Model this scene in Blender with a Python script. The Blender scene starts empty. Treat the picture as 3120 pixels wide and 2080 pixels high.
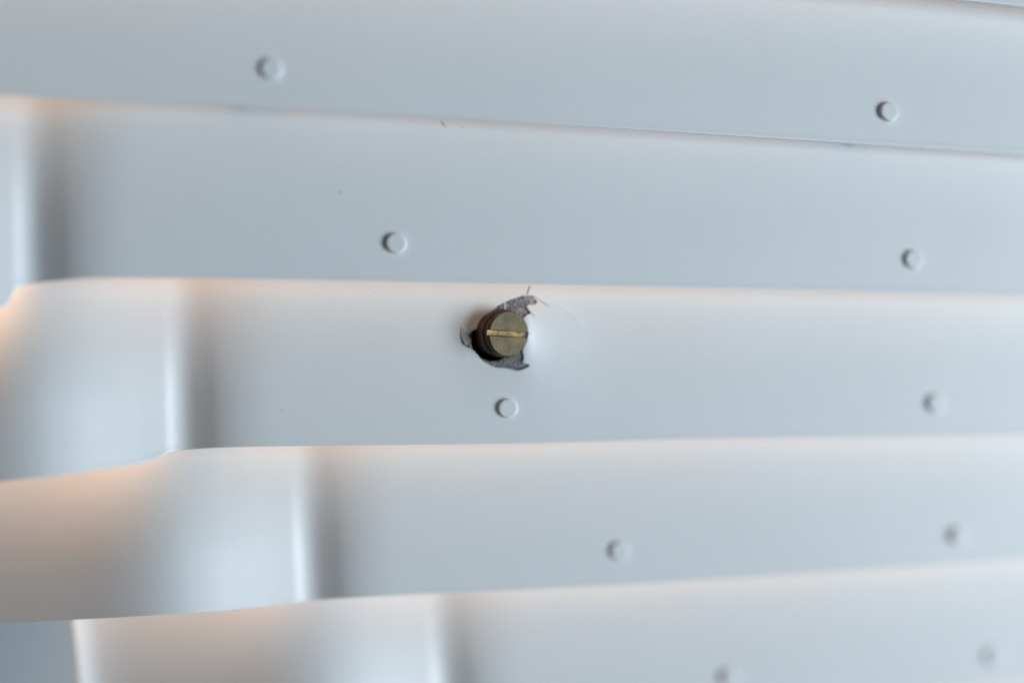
import bpy, bmesh, math, random
import numpy as np
from mathutils import Vector, Matrix, Euler
random.seed(7)

# ------------------------------------------------------------------ camera
S = bpy.context.scene
F_PX = 4333.0                 # 50 mm lens on a 36 mm wide sensor, in photograph pixels
D0 = 0.194                    # metres from the lens to the middle of the louvre
cam_d = bpy.data.cameras.new("camera")
cam_d.lens = 50.0; cam_d.sensor_width = 36.0
cam_d.clip_start = 0.01; cam_d.clip_end = 50
cam = bpy.data.objects.new("camera", cam_d)
S.collection.objects.link(cam)
cam.location = (0, -D0, 0)
cam.rotation_euler = (math.radians(90), 0, 0)
cam_d.dof.use_dof = True
cam_d.dof.focus_distance = 0.1900
cam_d.dof.aperture_fstop = 2.6
cam_d.dof.aperture_blades = 0
S.camera = cam

# ------------------------------------------------------------------ light
w = bpy.data.worlds.new("World"); S.world = w; w.use_nodes = True
wb = w.node_tree.nodes["Background"]
wb.inputs[0].default_value = (0.46, 0.60, 0.70, 1)
wb.inputs[1].default_value = 0.125

def area(name, loc, target, sx, sy, power, color):
    ld = bpy.data.lights.new(name, 'AREA'); ld.shape = 'RECTANGLE'
    ld.size = sx; ld.size_y = sy; ld.energy = power; ld.color = color
    o = bpy.data.objects.new(name, ld); S.collection.objects.link(o)
    o.location = loc
    d = Vector(target) - Vector(loc)
    o.rotation_euler = d.to_track_quat('-Z', 'Y').to_euler()
    return o
area("window_light", (1.26, -0.65, -0.20), (0, 0, 0), 0.60, 0.8, 28.0, (0.83, 0.93, 1.0))
area("room_lamp", (-0.66, -0.20, -0.16), (0, 0, 0), 0.4, 0.4, 0.50, (1.0, 0.56, 0.28))
area("lamp_behind", (-0.18, 0.14, 0.11), (0, 0, 0), 0.30, 0.16, 3.3, (1.0, 0.50, 0.22))

S.view_settings.view_transform = 'Standard'
S.view_settings.look = 'None'
S.view_settings.exposure = 0.0
S.view_settings.gamma = 1.0

# ------------------------------------------------------------------ helpers
W, H = 3120.0, 2080.0
def ray(px, py, depth):
    """pixel of the photograph and distance along the lens axis -> metres"""
    return Vector(((px - W/2) / F_PX * depth, depth - D0, -(py - H/2) / F_PX * depth))

def pchip(pts):
    x = np.array([p[0] for p in pts], float); y = np.array([p[1] for p in pts], float)
    h = np.diff(x); d = np.diff(y) / h; m = np.zeros(len(x))
    for i in range(1, len(x)-1):
        if d[i-1]*d[i] > 0:
            a = 2*h[i]+h[i-1]; b = h[i]+2*h[i-1]
            m[i] = (a+b)/(a/d[i-1]+b/d[i])
    m[0], m[-1] = d[0], d[-1]
    def f(q):
        q = float(q)
        if q <= x[0]: return y[0] + m[0]*(q-x[0])
        if q >= x[-1]: return y[-1] + m[-1]*(q-x[-1])
        i = int(np.searchsorted(x, q) - 1); i = max(0, min(i, len(h)-1))
        t = (q-x[i])/h[i]
        return (y[i]*(1+2*t)*(1-t)**2 + m[i]*h[i]*t*(1-t)**2
                + y[i+1]*t*t*(3-2*t) + m[i+1]*h[i]*t*t*(t-1))
    return f

def mat(name):
    m = bpy.data.materials.new(name); m.use_nodes = True
    nt = m.node_tree
    return m, nt, nt.nodes["Principled BSDF"]
def N(nt, t, **kw):
    n = nt.nodes.new(t)
    for k, v in kw.items(): setattr(n, k, v)
    return n

# ------------------------------------------------------------------ materials
def paint(name, base=(0.595, 0.625, 0.645), rough=0.42, peel=0.07):
    m, nt, b = mat(name); L = nt.links
    tc = N(nt, "ShaderNodeTexCoord"); geo = N(nt, "ShaderNodeNewGeometry")
    n1 = N(nt, "ShaderNodeTexNoise"); n1.inputs["Scale"].default_value = 45; n1.inputs["Detail"].default_value = 4
    L.new(geo.outputs["Position"], n1.inputs["Vector"])
    mix = N(nt, "ShaderNodeMix", data_type='RGBA')
    mix.inputs["A"].default_value = (*[c*0.96 for c in base], 1)
    mix.inputs["B"].default_value = (*[min(1, c*1.03) for c in base], 1)
    L.new(n1.outputs["Fac"], mix.inputs["Factor"])
    # sparse dust specks in the paint
    v = N(nt, "ShaderNodeTexVoronoi"); v.inputs["Scale"].default_value = 330; v.inputs["Randomness"].default_value = 1
    L.new(geo.outputs["Position"], v.inputs["Vector"])
    lt = N(nt, "ShaderNodeMath", operation='LESS_THAN'); lt.inputs[1].default_value = 0.036
    L.new(v.outputs["Distance"], lt.inputs[0])
    sep = N(nt, "ShaderNodeSeparateColor"); L.new(v.outputs["Color"], sep.inputs[0])
    gt = N(nt, "ShaderNodeMath", operation='GREATER_THAN'); gt.inputs[1].default_value = 0.80
    L.new(sep.outputs[0], gt.inputs[0])
    mu = N(nt, "ShaderNodeMath", operation='MULTIPLY'); L.new(lt.outputs[0], mu.inputs[0]); L.new(gt.outputs[0], mu.inputs[1])
    mu2 = N(nt, "ShaderNodeMath", operation='MULTIPLY'); L.new(mu.outputs[0], mu2.inputs[0]); mu2.inputs[1].default_value = 0.45
    mix2 = N(nt, "ShaderNodeMix", data_type='RGBA')
    L.new(mu2.outputs[0], mix2.inputs["Factor"]); L.new(mix.outputs["Result"], mix2.inputs["A"])
    mix2.inputs["B"].default_value = (0.16, 0.14, 0.12, 1)
    L.new(mix2.outputs["Result"], b.inputs["Base Color"])
    b.inputs["Roughness"].default_value = rough
    b.inputs["Specular IOR Level"].default_value = 0.5
    # orange peel
    n2 = N(nt, "ShaderNodeTexNoise"); n2.inputs["Scale"].default_value = 2300; n2.inputs["Detail"].default_value = 2
    L.new(geo.outputs["Position"], n2.inputs["Vector"])
    n3 = N(nt, "ShaderNodeTexNoise"); n3.inputs["Scale"].default_value = 160; n3.inputs["Detail"].default_value = 3
    L.new(geo.outputs["Position"], n3.inputs["Vector"])
    ad = N(nt, "ShaderNodeMath", operation='MULTIPLY_ADD'); ad.inputs[1].default_value = 2.0
    L.new(n3.outputs["Fac"], ad.inputs[0]); L.new(n2.outputs["Fac"], ad.inputs[2])
    bp = N(nt, "ShaderNodeBump"); bp.inputs["Strength"].default_value = peel; bp.inputs["Distance"].default_value = 0.0002
    L.new(ad.outputs[0], bp.inputs["Height"]); L.new(bp.outputs[0], b.inputs["Normal"])
    return m
PAINT = paint("pale_grey_paint")
FLAKE = paint("flaked_paint", base=(0.46, 0.455, 0.45), rough=0.3)

def galvanised():
    m, nt, b = mat("bare_metal"); L = nt.links
    geo = N(nt, "ShaderNodeNewGeometry")
    v = N(nt, "ShaderNodeTexVoronoi"); v.inputs["Scale"].default_value = 7500
    L.new(geo.outputs["Position"], v.inputs["Vector"])
    r = N(nt, "ShaderNodeValToRGB"); r.color_ramp.elements[0].position = 0.15; r.color_ramp.elements[0].color = (0.12, 0.125, 0.14, 1)
    r.color_ramp.elements[1].position = 0.95; r.color_ramp.elements[1].color = (0.62, 0.62, 0.63, 1)
    e = r.color_ramp.elements.new(0.72); e.color = (0.24, 0.24, 0.255, 1)
    sep = N(nt, "ShaderNodeSeparateColor"); L.new(v.outputs["Color"], sep.inputs[0]); L.new(sep.outputs[0], r.inputs[0])
    n = N(nt, "ShaderNodeTexNoise"); n.inputs["Scale"].default_value = 420; L.new(geo.outputs["Position"], n.inputs["Vector"])
    rr = N(nt, "ShaderNodeValToRGB"); rr.color_ramp.elements[0].position = 0.66; rr.color_ramp.elements[1].position = 0.76
    L.new(n.outputs["Fac"], rr.inputs[0])
    mx = N(nt, "ShaderNodeMix", data_type='RGBA'); L.new(rr.outputs[0], mx.inputs["Factor"]); L.new(r.outputs[0], mx.inputs["A"])
    mx.inputs["B"].default_value = (0.10, 0.045, 0.035, 1)
    L.new(mx.outputs["Result"], b.inputs["Base Color"])
    b.inputs["Metallic"].default_value = 0.55; b.inputs["Roughness"].default_value = 0.42
    bp = N(nt, "ShaderNodeBump"); bp.inputs["Strength"].default_value = 0.6; bp.inputs["Distance"].default_value = 0.0001
    L.new(sep.outputs[1], bp.inputs["Height"]); L.new(bp.outputs[0], b.inputs["Normal"])
    return m
METAL = galvanised()

def brass(name, c0, c1, rough, metallic=0.9, scale=700, rel=0.5):
    m, nt, b = mat(name); L = nt.links
    geo = N(nt, "ShaderNodeNewGeometry")
    n = N(nt, "ShaderNodeTexNoise"); n.inputs["Scale"].default_value = scale; n.inputs["Detail"].default_value = 5; n.inputs["Roughness"].default_value = 0.65
    L.new(geo.outputs["Position"], n.inputs["Vector"])
    r = N(nt, "ShaderNodeValToRGB"); r.color_ramp.elements[0].position = 0.35; r.color_ramp.elements[1].position = 0.68
    r.color_ramp.elements[0].color = (*c0, 1); r.color_ramp.elements[1].color = (*c1, 1)
    L.new(n.outputs["Fac"], r.inputs[0]); L.new(r.outputs[0], b.inputs["Base Color"])
    b.inputs["Metallic"].default_value = metallic; b.inputs["Roughness"].default_value = rough
    n2 = N(nt, "ShaderNodeTexNoise"); n2.inputs["Scale"].default_value = 2600; n2.inputs["Detail"].default_value = 3
    L.new(geo.outputs["Position"], n2.inputs["Vector"])
    bp = N(nt, "ShaderNodeBump"); bp.inputs["Strength"].default_value = 0.5; bp.inputs["Distance"].default_value = 0.00012
    L.new(n2.outputs["Fac"], bp.inputs["Height"]); L.new(bp.outputs[0], b.inputs["Normal"])
    bp.inputs["Strength"].default_value = rel
    return m
BRASS_FACE = brass("tarnished_brass", (0.022, 0.020, 0.006), (0.076, 0.050, 0.013), 0.50, 0.5, 380, 0.35)
BRASS_SLOT = brass("fresh_brass", (0.018, 0.011, 0.005), (0.13, 0.085, 0.022), 0.42, 0.7, 1100)
BRASS_SIDE = brass("dark_brass", (0.035, 0.028, 0.02), (0.075, 0.055, 0.035), 0.5, 0.5)
def flat(name, col, rough=0.7):
    m, nt, b = mat(name)
    n = N(nt, "ShaderNodeTexNoise"); n.inputs["Scale"].default_value = 30
    mx = N(nt, "ShaderNodeMix", data_type='RGBA'); mx.inputs["A"].default_value = (*[c*0.93 for c in col], 1); mx.inputs["B"].default_value = (*[c*1.07 for c in col], 1)
    nt.links.new(n.outputs["Fac"], mx.inputs["Factor"]); nt.links.new(mx.outputs["Result"], b.inputs["Base Color"])
    b.inputs["Roughness"].default_value = rough
    return m
DARK = flat("hole_shade_black", (0.006, 0.006, 0.007))  # near-black colour paints in the shade inside the screw's clearance hole
HAIR = flat("dust_grey", (0.22, 0.21, 0.22))
WALL = flat("blue_grey_wall", (0.30, 0.41, 0.50), 0.9)

# ------------------------------------------------------------------ setting: the wall behind
def link(name, me, m, parent=None, loc=None):
    o = bpy.data.objects.new(name, me); S.collection.objects.link(o)
    if m and not me.materials: me.materials.append(m)
    if loc is not None: o.location = loc
    if parent is not None:
        o.parent = parent
        o.location = Vector(loc or (0, 0, 0)) - WORLD[parent.name]
    WORLD[o.name] = Vector(loc or (0, 0, 0))
    return o
WORLD = {}
me = bpy.data.meshes.new("wall")
me.from_pydata([(-1.2, 0.30, -1.0), (1.2, 0.30, -1.0), (1.2, 0.30, 1.0), (-1.2, 0.30, 1.0),
                (-1.2, 0.34, -1.0), (1.2, 0.34, -1.0), (1.2, 0.34, 1.0), (-1.2, 0.34, 1.0)], [],
               [(0,1,2,3), (7,6,5,4), (0,4,5,1), (1,5,6,2), (2,6,7,3), (3,7,4,0)])
wall = link("wall", me, WALL); wall["kind"] = "structure"

# ------------------------------------------------------------------ the louvre
root = bpy.data.objects.new("metal_louvre", None); S.collection.objects.link(root)
root.empty_display_size = 0.02
WORLD[root.name] = Vector((0, 0, 0))
root["label"] = "pale blue-grey painted metal louvre of overlapping slats stepped back downwards, held by a brass screw"
root["category"] = "louvre"

EDGE = [
 pchip([(-2400,-420),(-1200,-262),(1500,-105),(2920,0),(3120,21),(4200,135)]),
 pchip([(-2000,420),(-1200,385),(-480,330),(-380,296),(0,293),(150,302),(510,315),(900,335),(1340,358),(1560,372),(2223,413),(2555,434),(2887,455),(3120,470),(4200,540)]),
 pchip([(-1500,1060),(-600,1010),(-150,972),(0,938),(20,926),(32,908),(38,892),(51,878),(102,864),(168,855),(306,847),(510,848),(900,853),(1560,865),(2223,879),(2555,887),(3120,900),(4200,930)]),
 pchip([(-900,1530),(-400,1498),(0,1466),(120,1454),(239,1439),(335,1425),(406,1415),(454,1403),(488,1391),(507,1382),(526,1376),(574,1369),(646,1364),(765,1360),(900,1358),(1592,1350),(2229,1333),(2653,1328),(3120,1322),(4200,1300)]),
 pchip([(-600,1925),(0,1898),(234,1886),(468,1873),(608,1864),(748,1851),(889,1836),(935,1829),(1100,1818),(1238,1811),(1495,1800),(1800,1785),(2400,1749),(3120,1699),(4200,1615)]),
 pchip([(0,2400),(900,2350),(1180,2310),(1300,2270),(1500,2245),(2400,2140),(3120,2063),(4200,1940)]),
 pchip([(500,2800),(1500,2720),(1700,2660),(2600,2560),(4200,2300)]),
]
CREASE = [(-900,-100,0.0,1.25), (-430,250,0.0,1.2), (38,800,0.02,1.12), (502,1300,0.02,1.04), (893,1700,0.05,0.97), (1312,2080,0.10,0.86), (1700,2400,0.12,0.8)]
# straight continuation of every edge, for the depth across the slat
LIN = [((-1000,-250),(3120,21)), ((0,290),(3120,466)), ((300,846),(3120,898)), ((900,1358),(3120,1322)), ((1100,1820),(3120,1699)), ((1500,2245),(3120,2063)), ((1700,2660),(4200,2300))]

# relief along the slat (mm towards the viewer), s in px from the crease
def relief_from_slopes(pts):
    f = pchip(pts); xs = np.arange(-1800, 800, 2.0)
    # slope in degrees; positive = surface faces right (comes nearer going left)
    z = np.array([math.tan(math.radians(f(x))) for x in xs])
    cum = np.cumsum(z[::-1])[::-1] * 2.0 * (1000*D0/F_PX)   # mm, zero on the far right
    return lambda s: float(np.interp(s, xs, cum))
RELIEF = relief_from_slopes([(-1900,20),(-1245,22),(-1215,20),(-1180,-2),(-1145,-18),(-1000,-24),(-640,-24),(-520,-18),(-400,-3),(-310,13),(-200,20),(-110,20),(-30,18),
                             (-8,18),(4,23),(15,26),(28,22),(46,8),(70,-14),(95,-25),(130,-27),(175,-17),(240,-7),(340,0),(800,0)])
RELIEF_SOFT = relief_from_slopes([(-1900,20),(-1245,24),(-1200,10),(-1150,-10),(-1000,-18),(-800,-17),(-600,-12),(-450,-7),(-300,1),(-180,5),(-50,5),
                             (0,4),(30,2),(70,-6),(120,-14),(180,-11),(260,-6),(380,0),(800,0)])
def smooth(a, b, x):
    t = max(0.0, min(1.0, (x-a)/float(b-a))); return t*t*(3-2*t)
SLOPE = pchip([(-2000,0.10),(0,0.115),(1000,0.15),(1560,0.18),(2200,0.205),(3120,0.225),(4500,0.24)])
_xs = np.arange(-2600, 4800, 4.0); _sl = np.array([SLOPE(x) if x > -2000 else 0.08 for x in _xs])
_cum = np.cumsum(_sl)*4.0*D0/F_PX; _cum -= np.interp(1560, _xs, _cum)
STEP = [-0.0148, -0.0100, -0.0062, 0.0, 0.0064, 0.0135, 0.0205]
def vprofile(v):
    # v 0 at the lower edge, 1 at the slat above; mm towards viewer
    u = max(0.0, v - 0.45)
    if u > 0.65: u = 0.65
    return 3.4*u*u - 0.9*v
def bumps(k, x, y):
    z = 0.0
    if k == 3:
        z += 0.55*math.exp(-((x-1560)/105)**2 - ((y-1015)/95)**2)
        z += 0.07*smooth(250, 120, math.hypot((x-1560)*1.0, (y-1030)*1.15))
        z += 0.22*math.exp(-((x-1612)/50)**2 - ((y-1050)/85)**2)
        z += 0.20*math.exp(-((x-1603)/22)**2 - ((y-1010)/72)**2)
        ra = math.hypot(x-1560, y-1010); an = math.degrees(math.atan2(y-1010, x-1560))
        z += 0.026*math.exp(-((ra - (148 + (an+36)*2.1))/8.0)**2) * smooth(-48, -34, an) * smooth(2, -14, an)
        z += 0.14*math.exp(-((x-1418)/26)**2 - ((y-1020)/50)**2)
        z -= 0.26*math.exp(-((x-1452)/26)**2 - ((y-972)/30)**2)
        z += 0.45*math.exp(-((x-1640)/170)**2 - ((y-1060)/190)**2)
    return z
def depth(k, x, y):
    c, cy, tl, wk = CREASE[k]
    s = (x - (c + tl*(y-cy))) / wk
    (xa, ya), (xb, yb) = LIN[k]
    ybl = ya + (yb-ya)*(x-xa)/(xb-xa)
    v = (ybl - y) / 490.0
    m = 0.85*smooth(0.25, 1.0, v)
    mm = (RELIEF(s)*(1-m) + RELIEF_SOFT(s)*m)*wk*0.9 + vprofile(v) + 0.40*(k-2)*v + 0.05*math.exp(-((EDGE[k](x)-y-6.0)/4.0)**2) + bumps(k, x, y)
    return D0 + float(np.interp(x, _xs, _cum)) + STEP[k] - 0.001*mm
def surf(k, x, y): return ray(x, y, depth(k, x, y))
def normal(k, x, y):
    a = surf(k, x+3, y) - surf(k, x-3, y); b = surf(k, x, y-3) - surf(k, x, y+3)
    n = a.cross(b).normalized()
    if n.y > 0: n = -n
    return n

THICK = 0.0009
def make_slat(k):
    c, cy, tl, wk = CREASE[k]
    s0 = -1243.0
    x_right = 3120 + 900
    # column stations: dense at the crease
    st = list(np.arange(s0, -60, 9.0)) + list(np.arange(-60, 320, 4.0))
    smax = (x_right - c)/wk
    st += list(np.arange(320, smax, 9.0))
    nv = 64
    if k == 3:                                # finer round the damaged paint
        nv = 150
        st = sorted(set(st) | set((x-c)/wk for x in np.arange(1390, 1800, 3.2)))
        st = [a for i, a in enumerate(st) if i == 0 or a - st[i-1] > 1.0]
    vs = [0.0, 0.004, 0.009, 0.016, 0.026] + list(np.linspace(0.04, 1.0, nv))
    verts = []; top = EDGE[k-1] if k > 0 else (lambda x: EDGE[0](x) - 470)
    nr, nc = len(vs), len(st)
    for s in st:
        x0 = c + s*wk
        for v in vs:
            yb = EDGE[k](x0); yt = top(x0) - 92
            y = yb + (yt-yb)*v
            x = x0 + tl*(y-cy)
            verts.append(surf(k, x, y))
    faces = [(i*nr+j, (i+1)*nr+j, (i+1)*nr+j+1, i*nr+j+1) for i in range(nc-1) for j in range(nr-1)]
    org = surf(k, (c+3120)/2, EDGE[k]((c+3120)/2) - 250)
    me = bpy.data.meshes.new("slat")
    me.from_pydata([tuple(p-org) for p in verts], [], faces)
    me.validate(); me.update()
    me.materials.append(PAINT)
    o = link("slat", me, None, root, org)
    sm = o.modifiers.new("thickness", 'SOLIDIFY'); sm.thickness = THICK; sm.offset = -1
    # thickness goes away from the lens
    if me.polygons[10].normal.y > 0: me.flip_normals()
    bv = o.modifiers.new("edge", 'BEVEL'); bv.width = 0.00028; bv.segments = 3; bv.limit_method = 'ANGLE'; bv.angle_limit = math.radians(50)
    for p in me.polygons: p.use_smooth = True
    return o
def apply_mods(o):
    dg = bpy.context.evaluated_depsgraph_get()
    new = bpy.data.meshes.new_from_object(o.evaluated_get(dg))
    new.name = "slat"; o.modifiers.clear(); o.data = new
slats = [make_slat(k) for k in range(7)]
slats[3]["label"] = "slat with a ragged paint chip round the brass screw"

# ------------------------------------------------------------------ screw, bare metal, chip
ZX, ZY, ZS = 1300.0, 800.0, 2.958
def zp(a, b): return (ZX + a/ZS, ZY + b/ZS)
CHIP = [(560,470),(600,425),(640,388),(710,352),(750,336),(800,318),(858,300),(866,286),(872,298),(905,302),(948,293),(985,305),(1012,332),(985,372),(940,380),(902,385),(908,412),
        (942,455),(905,472),(880,492),(868,520),(890,560),(905,600),(916,640),(905,690),(880,740),(862,800),(876,830),(874,868),(862,900),(895,908),(932,925),(905,945),(855,966),(805,974),(745,958),(690,948),(640,945),(590,935),(545,915),(500,882),(462,838),(432,800),
        (400,775),(360,762),(326,742),(312,700),(300,640),(304,575),(340,622),(384,650),(400,622),(430,606),(470,588),(492,560),(520,510)]
def poly_prism(pts, k, front, back):
    """solid that follows the slat's face: from 'front' to 'back' metres off the surface (positive = towards the viewer)"""
    n = len(pts); cx, cy = zp(650, 640); nn = normal(k, cx, cy)
    A = [surf(k, *zp(*p)) + nn*front for p in pts]; B = [surf(k, *zp(*p)) + nn*back for p in pts]
    bm = bmesh.new()
    va = [bm.verts.new(p) for p in A]; vb = [bm.verts.new(p) for p in B]
    bm.faces.new(va); bm.faces.new(vb[::-1])
    for i in range(n): bm.faces.new((va[i], vb[i], vb[(i+1)%n], va[(i+1)%n]))
    bmesh.ops.triangulate(bm, faces=[f for f in bm.faces if len(f.verts) > 4])
    bmesh.ops.recalc_face_normals(bm, faces=bm.faces)
    return bm
bm = poly_prism(CHIP, 3, 0.003, -0.003)
cm = bpy.data.meshes.new("cut"); bm.to_mesh(cm); bm.free()
cut = bpy.data.objects.new("cut", cm); S.collection.objects.link(cut)
bpy.context.view_layer.update()
b = slats[3].modifiers.new("chip", 'BOOLEAN'); b.operation = 'DIFFERENCE'; b.object = cut; b.solver = 'EXACT'
# cut before bevelling so the torn edge stays crisp
slats[3].modifiers.remove(slats[3].modifiers["edge"])
apply_mods(slats[3])
bpy.data.objects.remove(cut)

scx, scy = zp(742, 645)
head_n = Vector((0.47, -0.88, -0.05)).normalized()
def frame_at(p, n, up=Vector((0, 0, 1))):
    x = up.cross(n).normalized()          # right-hand side seen from the front
    y = n.cross(x).normalized()
    return Matrix(((x.x, y.x, n.x, p.x), (x.y, y.y, n.y, p.y), (x.z, y.z, n.z, p.z), (0, 0, 0, 1)))
base_n = normal(3, *zp(300, 900))

# plate under the paint with a round clearance hole
pc = surf(3, *zp(620, 690))
bm = bmesh.new()
PXM = D0/F_PX
seg = 72
hx, hy = 1500.0, 1036.0                      # the clearance hole sits a little low and left of the screw
def ring(r, back, cx, cy):
    out = []
    for i in range(seg):
        a = 2*math.pi*i/seg
        x, y = cx + r*math.cos(a), cy + r*math.sin(a)
        out.append(bm.verts.new(surf(3, x, y) - base_n*back))
    return out
rings = [ring(150, 0.00040, 1530, 1020)]
for i in range(1, 9):
    t = i/8.0
    rings.append(ring(150+(66-150)*t, 0.00024, 1530+(hx-1530)*t, 1020+(hy-1020)*t))
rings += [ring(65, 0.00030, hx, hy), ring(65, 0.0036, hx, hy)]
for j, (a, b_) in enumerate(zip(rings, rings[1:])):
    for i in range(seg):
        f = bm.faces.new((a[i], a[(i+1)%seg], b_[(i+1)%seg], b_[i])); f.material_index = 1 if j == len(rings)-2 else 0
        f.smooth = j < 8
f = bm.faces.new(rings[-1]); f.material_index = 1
bmesh.ops.recalc_face_normals(bm, faces=bm.faces)
me = bpy.data.meshes.new("bare_metal_plate")
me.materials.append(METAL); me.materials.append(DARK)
o_org = pc.copy()
bm.transform(Matrix.Translation(-o_org)); bm.to_mesh(me); bm.free()
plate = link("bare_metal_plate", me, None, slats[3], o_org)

# screw head: slotted cheese head built as two half-moon lands and a slot floor on one body
zt = 0.0018                                   # height of the head's face over the slat
sp = ray(1551, 1017, depth(3, 1551, 1017) - zt*0.88) - head_n*zt
HS = Matrix(frame_at(sp, head_n))
R = 67*PXM
tilt = math.radians(-3)
def half(sign):
    pts = []
    hw = 8.8*PXM
    a0 = math.asin(hw/R)
    n = 30
    for i in range(n+1):
        a = a0 + (math.pi-2*a0)*i/n
        pts.append((R*math.cos(a)*1.0, sign*R*math.sin(a)))
    return pts
def extrude(bm, pts, z0, z1, bev, mats):
    """land with a small chamfer; pts is a closed outline"""
    n = len(pts); cx = sum(p[0] for p in pts)/n; cy = sum(p[1] for p in pts)/n
    def lay(z, sc): return [bm.verts.new((cx+(x-cx)*sc, cy+(y-cy)*sc, z)) for x, y in pts]
    L0, L1, L2 = lay(z0, 1), lay(z1-bev, 1), lay(z1, 1-bev/R*1.6)
    for a, b_, mi in ((L0, L1, mats[1]), (L1, L2, mats[0])):
        for i in range(n):
            f = bm.faces.new((a[i], a[(i+1)%n], b_[(i+1)%n], b_[i])); f.material_index = mi
            f.smooth = True
    f = bm.faces.new(L2); f.material_index = mats[0]
    f = bm.faces.new(L0); f.material_index = mats[1]
def mesh_from(bm, name, Mx, org, mats):
    bmesh.ops.recalc_face_normals(bm, faces=bm.faces)
    bm.transform(Mx); bm.transform(Matrix.Translation(-org))
    me = bpy.data.meshes.new(name); bm.to_mesh(me); bm.free()
    for m in mats: me.materials.append(m)
    return me
Rz = Matrix.Rotation(tilt, 4, 'Z')
bm = bmesh.new()
# body below the slot
circ = [(R*math.cos(2*math.pi*i/64), R*math.sin(2*math.pi*i/64)) for i in range(64)]
extrude(bm, circ, zt-0.0040, zt-0.00075, 0.00001, (0, 1))
# slightly wider skirt at the root of the head
circ2 = [(1.08*R*math.cos(2*math.pi*i/64), 1.08*R*math.sin(2*math.pi*i/64)) for i in range(64)]
extrude(bm, circ2, zt-0.0040, zt-0.00135, 0.00012, (1, 1))
screw = link("screw", mesh_from(bm, "screw", HS @ Rz, sp, [BRASS_SLOT, BRASS_SIDE]), None, root, sp)
screw["label"] = "slotted brass screw head sitting in the chipped hole"
for sg in (1, -1):
    bm = bmesh.new(); extrude(bm, half(sg) if sg > 0 else half(sg)[::-1], zt-0.00080, zt, 0.00007, (0, 1))
    link("screw_land", mesh_from(bm, "screw_land", HS @ Rz, sp, [BRASS_FACE, BRASS_SIDE]), None, screw, sp)
# burrs of bright brass along the slot
bm = bmesh.new()
for i in range(60):
    t = random.uniform(-0.85, 0.85); sg = random.choice((1, 1, -1))
    p = Vector((t*R, sg*(8.8*PXM + random.uniform(-0.00003, 0.00004)), zt + random.uniform(-0.00008, 0.00001)))
    r = bmesh.ops.create_icosphere(bm, subdivisions=1, radius=random.uniform(0.00003, 0.00007), matrix=Matrix.Translation(p) @ Matrix.Diagonal((random.uniform(1, 2.6), 0.7, 0.6, 1)))
burr = link("slot_burr", mesh_from(bm, "slot_burr", HS @ Rz, sp, [BRASS_SLOT]), None, screw, sp); burr["kind"] = "stuff"

# flake of paint left standing at the left of the hole
def sheet(name, pts, k, off, lift, m, parent, th=0.00009):
    n0 = normal(k, *zp(*pts[0]))
    P = [surf(k, *zp(*p)) + n0*(off + lift*i/len(pts)) for i, p in enumerate(pts)]
    org = P[0].copy(); bm = bmesh.new()
    a = [bm.verts.new(p-org) for p in P]; b_ = [bm.verts.new(p-org-n0*th) for p in P]
    bm.faces.new(a); bm.faces.new(b_[::-1])
    for i in range(len(a)): bm.faces.new((a[i], b_[i], b_[(i+1)%len(a)], a[(i+1)%len(a)]))
    bmesh.ops.recalc_face_normals(bm, faces=bm.faces)
    me = bpy.data.meshes.new(name); bm.to_mesh(me); bm.free()
    return link(name, me, m, parent, org)
sheet("paint_flake", [(306,580),(335,605),(362,640),(388,672),(404,700),(388,722),(372,744),(350,738),(328,700),(310,650)], 3, 0.00001, 0, FLAKE, slats[3])
sheet("paint_flake", [(700,352),(712,350),(713,420),(703,428)], 3, -0.00012, 0, PAINT, slats[3])

# hairline cracks in the paint: dark slivers just proud of the face
def strip(name, pts, k, wpx, m, parent, off=0.00002):
    n = len(pts); bm = bmesh.new(); P = [surf(k, *p) for p in pts]; org = P[0].copy()
    prev = None
    for i, p in enumerate(P):
        t = (P[min(i+1, n-1)] - P[max(i-1, 0)]).normalized(); nn = normal(k, *pts[i]); sd = nn.cross(t).normalized()
        wv = wpx*PXM*0.5*(0.35 + 0.65*math.sin(math.pi*(0.08+0.84*i/(n-1))))
        q = [bm.verts.new(p-org+nn*off+sd*wv), bm.verts.new(p-org+nn*(off+wv*0.8)), bm.verts.new(p-org+nn*off-sd*wv)]
        if prev:
            bm.faces.new((prev[0], prev[1], q[1], q[0])); bm.faces.new((prev[1], prev[2], q[2], q[1]))
        prev = q
    me = bpy.data.meshes.new(name); bm.to_mesh(me); bm.free()
    return link(name, me, m, parent, org)
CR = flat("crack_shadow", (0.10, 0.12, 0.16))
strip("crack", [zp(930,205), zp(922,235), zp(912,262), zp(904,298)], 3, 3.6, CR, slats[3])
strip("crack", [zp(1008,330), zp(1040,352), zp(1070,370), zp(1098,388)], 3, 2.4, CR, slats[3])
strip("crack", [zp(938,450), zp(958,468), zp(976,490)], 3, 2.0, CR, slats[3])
strip("crack", [zp(302,622), zp(305,660), zp(313,705), zp(328,744)], 3, 2.8, CR, slats[3])

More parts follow.
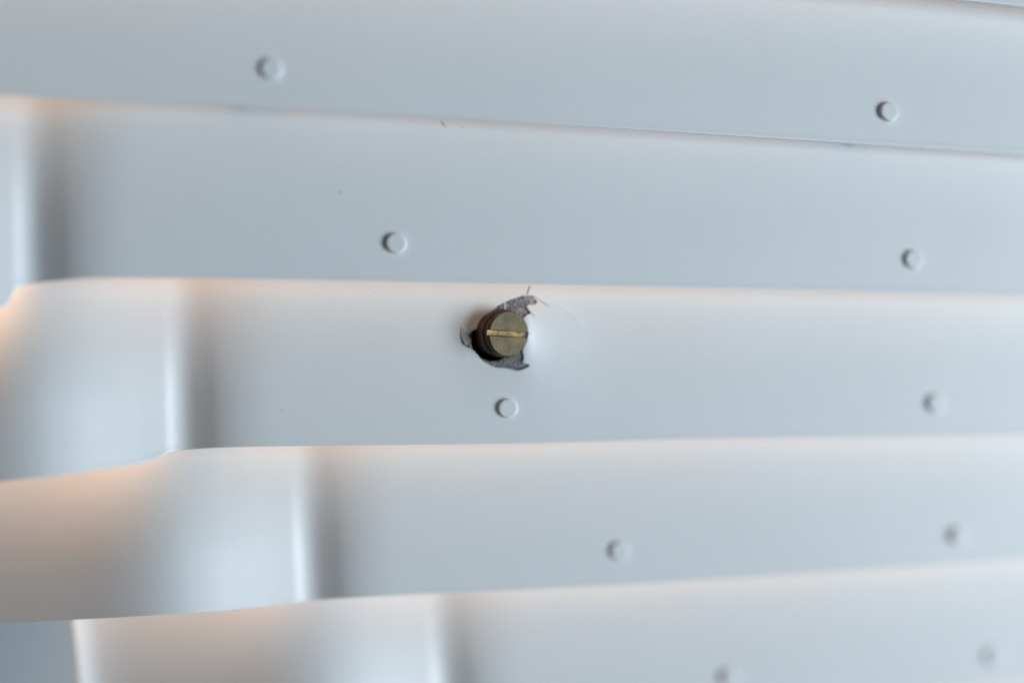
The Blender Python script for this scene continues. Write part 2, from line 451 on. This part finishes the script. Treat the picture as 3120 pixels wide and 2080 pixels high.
# ------------------------------------------------------------------ rivets
RIV = {0: [(300,-290),(2610,-170)], 1: [(828,212),(2706,342)], 2: [(1207,742),(2782,791)], 3: [(1547,1243),(2850,1229)], 4: [(1887,1677),(2918,1631)], 5: [(2222,2062),(3027,1998)]}
prof = [(1.85,0.0),(1.74,0.02),(1.67,0.08),(1.63,0.20),(1.57,0.50),(1.54,0.57),(1.48,0.605),(1.40,0.62),(1.0,0.62),(0.0,0.62)]
bm = bmesh.new(); seg = 48; prev = None
for r, z in prof[:-1]:
    cur = [bm.verts.new((r*math.cos(2*math.pi*i/seg), r*math.sin(2*math.pi*i/seg), z-0.02)) for i in range(seg)]
    if prev:
        for i in range(seg): bm.faces.new((prev[i], prev[(i+1)%seg], cur[(i+1)%seg], cur[i]))
    prev = cur
c_ = bm.verts.new((0, 0, 0.60))
for i in range(seg): bm.faces.new((prev[i], prev[(i+1)%seg], c_))
for f in bm.faces: f.smooth = True
bmesh.ops.recalc_face_normals(bm, faces=bm.faces)
rm = bpy.data.meshes.new("rivet"); bm.to_mesh(rm); bm.free(); rm.materials.append(PAINT)
for k, L in RIV.items():
    for (x, y) in L:
        p = surf(k, x, y); n = normal(k, x, y)
        o = link("rivet", rm, None, slats[k], p)
        Mx = frame_at(Vector((0, 0, 0)), n)
        o.rotation_euler = Mx.to_euler(); q = random.uniform(0.80, 0.84); o.scale = (0.001*q, 0.001*q, 0.001*random.uniform(0.80, 1.0))

# spacers that hold each slat off the next, peeping out below two of the edges
def spacer(k, x, drop, wd):
    yb = EDGE[k](x)
    p = surf(k, x, yb - 25); q = surf(k+1, x, yb - 25)
    a = ray(x, yb+drop-wd*0.55, (depth(k, x, yb-20)+THICK)); b_ = surf(k+1, x, yb+drop-wd*0.55)
    ax = (b_-a); Mx = Matrix.Translation(a) @ ax.to_track_quat('Z', 'Y').to_matrix().to_4x4()
    bm = bmesh.new(); r = wd*0.5*PXM; Lh = ax.length; seg = 32; rings = []
    for rr, z in ((0.0001, 0.0003), (r*0.92, 0.0003), (r, 0.0006), (r, Lh*0.75), (r*1.15, Lh*0.93), (r*1.4, Lh+0.0002)):
        rings.append([bm.verts.new((rr*math.cos(2*math.pi*i/seg), rr*math.sin(2*math.pi*i/seg), z)) for i in range(seg)])
    for A, B in zip(rings, rings[1:]):
        for i in range(seg):
            f = bm.faces.new((A[i], A[(i+1)%seg], B[(i+1)%seg], B[i])); f.smooth = True
    bmesh.ops.recalc_face_normals(bm, faces=bm.faces)
    bm.transform(Mx); bm.transform(Matrix.Translation(-a))
    me = bpy.data.meshes.new("spacer"); bm.to_mesh(me); bm.free()
    link("spacer", me, PAINT, slats[k], a)
spacer(1, 745, 4, 84); spacer(1, 2580, 4, 80)

# ------------------------------------------------------------------ dust fibres lying on the paint
def fibre(pts, k, wpx, label):
    o = strip("dust_fibre", pts, k, wpx, HAIR, None, off=0.00003)
    o["label"] = label; o["category"] = "fibre"
fibre([(1344,366),(1347,373),(1351,380),(1354,384),(1358,385)], 2, 2.6, "short hooked grey fibre just under the lower edge of the second slat from the top")
fibre([(1034,581),(1037,586),(1041,590)], 2, 2.2, "tiny grey fibre on the slat above the screw, left of centre")
